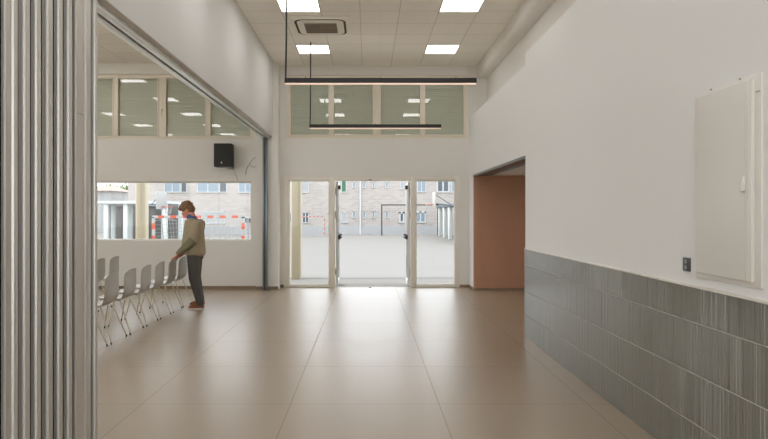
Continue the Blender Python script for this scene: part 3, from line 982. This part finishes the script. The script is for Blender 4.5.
# hair: cap with swept fringe
b = B()
b.ball(H(-0.028, 0, 0.044), (0.104, 0.088, 0.102), R, 20)
b.ball(H(-0.06, 0, -0.01), (0.075, 0.080, 0.085), R, 16)
b.ball(H(0.062, 0.01, 0.072), (0.038, 0.066, 0.036), R, 14)
rh = random.Random(11)
for k in range(46):
    a = rh.uniform(0, 2 * PI); el_ = rh.uniform(0.05, 1.4)
    d = Vector((math.cos(a) * math.cos(el_), math.sin(a) * math.cos(el_), math.sin(el_)))
    b.ball(H(-0.022 + d.x * 0.102, d.y * 0.082, 0.036 + d.z * 0.103), (0.024, 0.016, 0.015), R @ Matrix.Rotation(a, 3, 'Z'), 8)
for k in range(9):
    l0 = -0.06 + k * 0.015
    limb(b, [H(0.06, l0, 0.10), H(0.096, l0 * 1.05, 0.066), H(0.094, l0 * 1.1 + 0.006, 0.036 + 0.008 * (k % 3))], [0.015, 0.013, 0.006], 8)
for s in (-1, 1):
    for f0 in (-0.045, -0.02, 0.01, 0.035):
        limb(b, [H(f0, s * 0.075, 0.06), H(f0 + 0.004, s * 0.083, 0.03), H(f0 + 0.01, s * 0.079, 0.008)], [0.02, 0.016, 0.008], 8)
hair = remesh(b.build('hair', M_hair, man), 0.007, 2)

# shirt collar
b = B()
limb(b, [Vector((-2.925, 9.98, 1.492)), Vector((-2.888, 9.98, 1.448))], [0.068, 0.076])
remesh(b.build('shirt_collar', M_shirt, man), 0.008, 2)

# jacket with two-tone sleeves
b = B()
b.loft([ell(-2.845, 9.975, 0.865, 0.150, 0.200), ell(-2.845, 9.975, 0.90, 0.162, 0.212), ell(-2.855, 9.975, 0.97, 0.170, 0.212), ell(-2.86, 9.975, 1.05, 0.168, 0.205), ell(-2.86, 9.98, 1.16, 0.158, 0.200),
        ell(-2.87, 9.98, 1.28, 0.158, 0.205), ell(-2.865, 9.98, 1.37, 0.140, 0.200), ell(-2.875, 9.98, 1.43, 0.110, 0.145), ell(-2.895, 9.98, 1.468, 0.078, 0.085)])
b.loft([ell(-2.845, 9.975, 0.845, 0.138, 0.188), ell(-2.845, 9.975, 0.875, 0.146, 0.196)])
for sh, el, wr in ((sh_n, el_n, wr_n), (sh_f, el_f, wr_f)):
    cuff = el.lerp(wr, 0.90)
    limb(b, [sh, (sh + el) / 2 + Vector((0.01, 0, 0)), el, (el + cuff) / 2, cuff], [0.085, 0.080, 0.074, 0.062, 0.046])
# collar band and front edge of the open jacket
limb(b, [Vector((-2.985, 9.92, 1.42)), Vector((-3.01, 9.90, 1.20)), Vector((-3.035, 9.90, 0.98))], [0.022, 0.022, 0.022], 8)
limb(b, [Vector((-2.985, 10.04, 1.42)), Vector((-3.01, 10.06, 1.20)), Vector((-3.035, 10.06, 0.98))], [0.022, 0.022, 0.022], 8)
jk = remesh(b.build('jacket', M_jack, man), 0.009, 5)
jk.data.materials.append(M_sleeve)
off = Vector(man['_o'])
for p in jk.data.polygons:
    c = p.center + off
    for el, wr in ((el_n, wr_n), (el_f, wr_f)):
        ax_ = wr - el
        t = (c - el).dot(ax_) / ax_.length_squared
        dd = (c - (el + ax_ * max(-0.1, min(1, t)))).length
        if dd < 0.085 and t > -0.12 and c.y < 9.80 or (dd < 0.085 and t > 0.2):
            p.material_index = 1
# trousers
b = B()
b.loft([ell(-2.845, 9.97, 0.80, 0.125, 0.175), ell(-2.845, 9.97, 0.90, 0.135, 0.180), ell(-2.845, 9.97, 0.97, 0.13, 0.172)])
for hp, kn, an in ((hip_n, kn_n, an_n), (hip_f, kn_f, an_f)):
    limb(b, [hp + Vector((0, 0, -0.04)), (hp + kn) / 2, kn, (kn + an) / 2, an + Vector((0.0, 0, 0.01))], [0.108, 0.100, 0.084, 0.072, 0.060])
remesh(b.build('trousers', M_trous, man), 0.009, 4)
# shoes
for an in (an_n, an_f):
    b = B()
    x, y = an.x, an.y
    b.loft([[(x + px, y + py, z) for px, py in pl] for z, pl in (
        (0.022, [(0.065, 0.0), (0.055, -0.03), (0.0, -0.036), (-0.10, -0.046), (-0.17, -0.036), (-0.20, 0.0), (-0.17, 0.034), (-0.10, 0.042), (0.0, 0.036), (0.055, 0.03)]),
        (0.045, [(0.066, 0.0), (0.056, -0.03), (0.0, -0.036), (-0.10, -0.044), (-0.165, -0.034), (-0.19, 0.0), (-0.165, 0.032), (-0.10, 0.040), (0.0, 0.036), (0.056, 0.03)]),
        (0.068, [(0.062, 0.0), (0.052, -0.028), (0.0, -0.034), (-0.09, -0.034), (-0.13, -0.024), (-0.15, 0.0), (-0.13, 0.024), (-0.09, 0.032), (0.0, 0.034), (0.052, 0.028)]),
        (0.098, [(0.058, 0.0), (0.048, -0.026), (0.0, -0.030), (-0.035, -0.026), (-0.05, -0.016), (-0.058, 0.0), (-0.05, 0.016), (-0.035, 0.026), (0.0, 0.030), (0.048, 0.026)]))])
    so = b.build('shoe', M_shoe, man, smooth=80)
    b = B()
    pl = [(0.07, 0.0), (0.06, -0.034), (0.0, -0.040), (-0.10, -0.049), (-0.175, -0.038), (-0.205, 0.0), (-0.175, 0.037), (-0.10, 0.046), (0.0, 0.040), (0.06, 0.034)]
    b.prism([(x + px, y + py) for px, py in pl], 0.0, 0.023)
    b.build('sole', M_sole, so)

# ------------------------------------------------------------------ outside
GZ = -0.74
def gz(y):
    return -0.02 if y < 14.8 else (-0.02 + (GZ + 0.02) * min(1, (y - 14.8) / 9.2))
b = B()
ys = [12.95, 14.8, 16, 18, 20, 22, 24, 40, 90]
for y0, y1 in zip(ys, ys[1:]):
    b.quad((-70, y0, gz(y0)), (45, y0, gz(y0)), (45, y1, gz(y1)), (-70, y1, gz(y1)))
bmesh.ops.remove_doubles(b.bm, verts=b.bm.verts, dist=1e-4)
struct(b, 'ground', M_ground, smooth=0)
b = B(); b.box(-9.2, 6.0, YB, 12.96, -0.1, -0.002); struct(b, 'trim_9', M_ground)

# cream columns outside the glass
for x, lb in ((-1.72, 'cream square column standing outside the left side light of the entrance'), (-5.42, 'cream square column standing outside the long side hall window')):
    b = B(); b.box(x - 0.12, x + 0.12, 14.4, 14.64, -0.03, 4.7, bev=0.03, seg=3)
    tag(b.build('column', M_cream), lb, 'column', 'cream columns outside', 'structure')

# far school building
YS = 66.0
FX = lambda x: (x - 368) / F_PX * YS
FZ = lambda y: CAM_H - (y - 213.6) / F_PX * YS
sb = empty('school_building', (-6, YS + 4, GZ), 'long pale brick school building across the playground', 'building')
b = B(); b.box(FX(128), FX(500), YS, YS + 9, FZ(226), 8.5); b.build('wall', M_brick, sb)
b = B(); b.box(FX(128), FX(500), YS - 0.08, YS + 9, GZ, FZ(226)); b.build('plinth', M_plinth, sb)
def fwin(x0, x1, y0, y1, pane=M_extwin, mull=0, frame=0.09):
    X0, X1, Z1, Z0 = FX(x0), FX(x1), FZ(y0), FZ(y1)
    b = B()
    b.box(X0, X1, YS - 0.06, YS + 0.02, Z1 - frame, Z1); b.box(X0, X1, YS - 0.12, YS + 0.02, Z0, Z0 + frame)
    b.box(X0, X0 + frame, YS - 0.06, YS + 0.02, Z0, Z1); b.box(X1 - frame, X1, YS - 0.06, YS + 0.02, Z0, Z1)
    for k in range(mull):
        xm = X0 + (X1 - X0) * (k + 1) / (mull + 1)
        b.box(xm - frame / 2, xm + frame / 2, YS - 0.06, YS + 0.02, Z0, Z1)
    f = b.build('window', M_extfrm, sb)
    p = B(); p.box(X0 + 0.02, X1 - 0.02, YS - 0.02, YS + 0.01, Z0 + 0.02, Z1 - 0.02); p.build('pane', pane, f)
for xc in (354, 364.2, 373.4, 386.7):
    fwin(xc - 1.7, xc + 1.7, 181.5, 187.8); fwin(xc - 1.7, xc + 1.7, 211.2, 218)
fwin(164, 180.5, 179, 192.6, M_extwin, 1); fwin(180.8, 187.2, 179, 192.6, M_extdark)
fwin(197, 219, 179, 192.6, M_extwin, 1); fwin(219.3, 227, 179, 192.6, M_extdark); fwin(238.5, 252, 179, 192.8, M_extwin, 1)
fwin(244, 252, 217.5, 223.5, M_extdark); fwin(203, 225, 211.5, 223.6, M_plinth)
fwin(286, 291.8, 212, 223, M_extdark, 1); fwin(302.2, 309, 212, 223, M_extdark, 1); fwin(301, 308.8, 178, 193, M_plinth)
fwin(341, 347.6, 211.8, 222.8, M_plinth); fwin(341, 346.6, 179, 192.6, M_green)
fwin(399, 404.5, 212, 222.8, M_extdark, 0, 0.18); fwin(400, 404.4, 179, 189.5, M_plinth)
fwin(415, 425.9, 211.5, 222.8, M_extwin, 1, 0.16); fwin(417, 426, 178, 192.3, M_extwin, 1); fwin(436.5, 449.5, 178, 192.6, M_extdark, 1, 0.16); fwin(451, 460, 178, 192.6, M_extwin, 1)
b = B(); b.tube([(FX(360.5), YS - 0.1, GZ), (FX(360.5), YS - 0.1, 8.4)], 0.09, 8); b.build('drainpipe', M_extfrm, sb)

# black portal frame on the playground
b = B()
x0, x1, zt = FX(381.8) * 63 / 66, FX(438) * 63 / 66, CAM_H + 9.2 / F_PX * 63
b.box(x0 - 0.06, x0 + 0.06, 62.94, 63.06, GZ - 0.01, zt); b.box(x1 - 0.06, x1 + 0.06, 62.94, 63.06, GZ - 0.01, zt); b.box(x0 - 0.06, x1 + 0.06, 62.94, 63.06, zt - 0.12, zt)
tag(b.build('portal_frame', M_black), 'tall black rectangular metal frame standing before the brick building', 'goal frame')

# goals
def goal(y, x0, x1, zt, label, net):
    zb = gz(y)
    e = empty('football_goal', ((x0 + x1) / 2, y, zb), label, 'goal', 'red and white goals on the playground')
    r = 0.045
    def striped(p0, p1, n, name):
        b = B()
        p0, p1 = Vector(p0), Vector(p1)
        for k in range(n):
            a, c = p0.lerp(p1, k / n), p0.lerp(p1, (k + 1) / n)
            lo = Vector((min(a.x, c.x) - r, min(a.y, c.y) - r, min(a.z, c.z))); hi = Vector((max(a.x, c.x) + r, max(a.y, c.y) + r, max(a.z, c.z)))
            if abs(p1.x - p0.x) > 0.1:
                lo.x += r; hi.x -= r; lo.z -= r; hi.z += r
            b.box(lo.x, hi.x, lo.y, hi.y, lo.z, hi.z, mi=(k + 1) % 2)
        b.build(name, [M_red, M_gwhite], e)
    striped((x0, y, zb), (x0, y, zt), 9, 'post'); striped((x1, y, zb), (x1, y, zt), 9, 'post'); striped((x0 - r, y, zt), (x1 + r, y, zt), 15, 'crossbar')
    b = B()
    for xx in (x0, x1):
        b.tube([(xx, y, zt - 0.02), (xx, y + 0.8, zt - 0.05), (xx, y + 1.2, zb + 0.03), (xx, y, zb + 0.03)], 0.025, 6)
    b.tube([(x0, y + 1.2, zb + 0.03), (x1, y + 1.2, zb + 0.03)], 0.025, 6)
    b.build('back_frame', M_gwhite, e)
    if net:
        b = B()
        n = int((x1 - x0) / 0.13)
        for k in range(n + 1):
            xx = x0 + (x1 - x0) * k / n
            sag = 0.05 * math.sin(k * 1.3)
            b.tube([(xx, y + 0.05, zt - 0.03), (xx + sag * 0.3, y + 0.8, zt - 0.10 + sag), (xx + sag, y + 1.05, (zt + zb) / 2), (xx, y + 1.2, zb + 0.04)], 0.007, 4)
        m = int((zt - zb) / 0.13)
        for k in range(1, m):
            zz = zb + (zt - zb) * k / m
            yy = y + 1.2 - 0.4 * (zz - zb) / (zt - zb)
            pts = [(x0 + (x1 - x0) * q / 10, yy + (0.06 * math.sin(q * 2.1 + k) if 0 < q < 10 else 0), zz + 0.03 * math.sin(q * 1.7 + k)) for q in range(11)]
            b.tube([(x0, y, zz)] + pts + [(x1, y, zz)], 0.007, 4)
        b.build('net', M_net, e)
goal(20.3, (153.5 - 368) / F_PX * 20.3, (243.2 - 368) / F_PX * 20.3, CAM_H - 3.2 / F_PX * 20.3, 'white and red goal with net outside the long side hall window', True)
goal(60.0, (296 - 368) / F_PX * 60, (324.3 - 368) / F_PX * 60, CAM_H - 3.0 / F_PX * 60, 'distant red and white goal seen through the left side light', False)

# basketball hoops facing each other
def hoop(sgn, x, y, zc, label, ln=2.6, drop=0.45):
    """backboard in the y-z plane, ring towards +x*sgn, boom going back and down to a post"""
    e = empty('basketball_hoop', (x - sgn * ln, y, gz(y)), label, 'basketball hoop', 'basketball hoops on the playground')
    b = B(); b.box(x - 0.03, x + 0.03, y - 0.9, y + 0.9, zc - 0.52, zc + 0.53, bev=0.01); b.build('backboard', M_gwhite, e)
    b = B()
    ring = [(x + sgn * (0.40 + 0.23 * math.cos(2 * PI * k / 16)), y + 0.23 * math.sin(2 * PI * k / 16), zc - 0.38) for k in range(17)]
    b.tube(ring, 0.022, 6); b.box(min(x, x + sgn * 0.2), max(x, x + sgn * 0.2), y - 0.05, y + 0.05, zc - 0.41, zc - 0.35); b.build('ring', M_red, e)
    b = B()
    for k in range(10):
        t = 2 * PI * k / 10
        b.tube([(x + sgn * (0.40 + 0.22 * math.cos(t)), y + 0.22 * math.sin(t), zc - 0.39), (x + sgn * (0.40 + 0.14 * math.cos(t + .3)), y + 0.14 * math.sin(t + .3), zc - 0.8)], 0.012, 4)
    b.build('net', M_net, e)
    b = B()
    bx = x - sgn * ln
    b.tube([(x - sgn * 0.03, y, zc - 0.30), (x - sgn * ln * 0.46, y, zc - 0.30 - drop * 0.27), (bx, y, zc - 0.30 - drop)], 0.05, 8)
    b.tube([(x - sgn * 0.03, y, zc + 0.4), (x - sgn * ln * 0.52, y, zc - 0.32 - drop * 0.3)], 0.035, 6)
    b.build('boom', M_blue, e)
    b = B(); b.tube([(bx, y, gz(y)), (bx, y, zc - 0.25 - drop)], 0.09, 10); b.build('post', M_blue, e)
yh = 44.0
hoop(-1, (434 - 368) / F_PX * yh + 0.0, yh, CAM_H + 14.2 / F_PX * yh, 'basketball hoop facing left seen through the right side light')
yh2 = 36.0
hoop(1, (161.5 - 368) / F_PX * yh2, yh2, CAM_H + 13 / F_PX * yh2, 'basketball hoop facing right seen through the long side hall window', 1.3, 0.0)

# covered walkways
def walkway(name_label, pts, rot_y, zt, depth_dir, length_pts, backwall):
    pass
e = empty('covered_walkway', (-18, 47, GZ), 'white flat roofed walkway on columns seen through the long side hall window', 'walkway')
yw = 45.0
PX = lambda x, y=yw: (x - 368) / F_PX * y
PZ = lambda yy, y=yw: CAM_H - (yy - 213.6) / F_PX * y
for xx in (87, 106.5, 126, 145.5, 165):
    b = B(); b.box(PX(xx) - 0.16, PX(xx) + 0.16, yw - 0.16, yw + 0.16, GZ, PZ(203.6), bev=0.02); b.build('column', M_walk, e)
for xx in (99, 117, 133, 152, 170):
    b = B(); b.box(PX(xx) - 0.15, PX(xx) + 0.15, yw + 2.4, yw + 2.7, GZ, PZ(203.6), bev=0.02); b.build('column', M_walk, e)
b = B(); b.box(PX(80), PX(181, yw + 3.0), yw - 0.4, yw + 3.0, PZ(203.6), PZ(201)); b.build('roof', M_walk, e)
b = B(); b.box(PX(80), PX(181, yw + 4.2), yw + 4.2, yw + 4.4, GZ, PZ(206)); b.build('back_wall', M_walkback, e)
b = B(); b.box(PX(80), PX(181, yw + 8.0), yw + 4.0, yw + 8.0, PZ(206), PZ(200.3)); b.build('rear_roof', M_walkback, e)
e = empty('covered_walkway', (8.5, 54, GZ), 'white columned walkway seen through the right side light', 'walkway')
xw = 7.3
for k, yy in enumerate((46.5, 50.0, 53.6, 57.4, 61.3)):
    b = B(); b.box(xw - 0.16, xw + 0.16, yy - 0.16, yy + 0.16, gz(yy), CAM_H + 0.62, bev=0.02); b.build('column', M_walk, e)
b = B(); b.box(xw - 0.25, xw + 3.0, 45.5, 62.5, CAM_H + 0.62, CAM_H + 0.80); b.build('roof', M_blue, e)
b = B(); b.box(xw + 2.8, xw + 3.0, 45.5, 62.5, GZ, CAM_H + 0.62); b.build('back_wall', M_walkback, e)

# low house and trees at the far left
yh = 72.0
e = empty('low_house', (PX(100, yh), yh + 3, GZ), 'low house with a pale pink roof at the far left', 'house')
b = B(); b.box(PX(70, yh), PX(111, yh), yh, yh + 6, GZ, PZ(190.5, yh)); b.build('wall', M_plinth, e)
b = B()
zz0, zz1 = PZ(190.8, yh), PZ(185, yh)
b.loft([[(PX(66, yh), yh - 0.5, zz0), (PX(113.5, yh), yh - 0.5, zz0), (PX(113.5, yh), yh + 6.5, zz0), (PX(66, yh), yh + 6.5, zz0)],
        [(PX(72, yh), yh + 2.6, zz1), (PX(104, yh), yh + 2.6, zz1), (PX(104, yh), yh + 3.4, zz1), (PX(72, yh), yh + 3.4, zz1)]])
b.build('roof', mat('pale_roof', lin(146, 124, 112), 0.8, noise=0.06, nscale=2), e)
def tree(x, y, zc, r, label, seed):
    e = empty('tree', (x, y, GZ), label, 'tree', 'trees beyond the walkway')
    b = B(); b.tube([(x, y, GZ), (x + 0.1, y, zc - r * 0.3), (x, y + 0.1, zc + r * 0.3)], [0.25, 0.18, 0.08], 8)
    b.tube([(x + 0.05, y, zc - r * 0.5), (x + r * 0.5, y, zc + r * 0.2)], [0.12, 0.04], 6); b.tube([(x + 0.05, y, zc - r * 0.4), (x - r * 0.5, y - 0.2, zc + r * 0.2)], [0.12, 0.04], 6)
    b.build('trunk', M_bark, e)
    rt = random.Random(seed)
    b = B()
    lumps = [(rt.uniform(-0.6, 0.6), rt.uniform(-0.6, 0.6), rt.uniform(-0.5, 0.7), rt.uniform(0.35, 0.6)) for _ in range(12)]
    for k in range(1500):
        lx, ly, lz, lr = rt.choice(lumps)
        d = Vector((rt.gauss(0, 1), rt.gauss(0, 1), rt.gauss(0, 1))).normalized() * lr * rt.uniform(0.7, 1.0)
        c = Vector((x + (lx + d.x) * r, y + (ly + d.y) * r, zc + (lz + d.z) * r))
        n = Vector((rt.gauss(0, 1), rt.gauss(0, 1), rt.gauss(0, 1) + 0.6)).normalized()
        u = n.orthogonal().normalized(); v = n.cross(u)
        s = rt.uniform(0.10, 0.18)
        b.quad(c - u * s, c - v * s * 0.6, c + u * s, c + v * s * 0.6)
    b.build('crown', M_leaf, e, smooth=0, fix=False)
tree(PX(116, 85), 85, 4.0, 1.6, 'leafy green tree between the low house and the brick building', 1)
tree(PX(124.5, 89), 89, 4.4, 1.9, 'taller green tree touching the brick building', 2)

# clean helper properties
for o in list(bpy.data.objects):
    if '_o' in o:
        del o['_o']
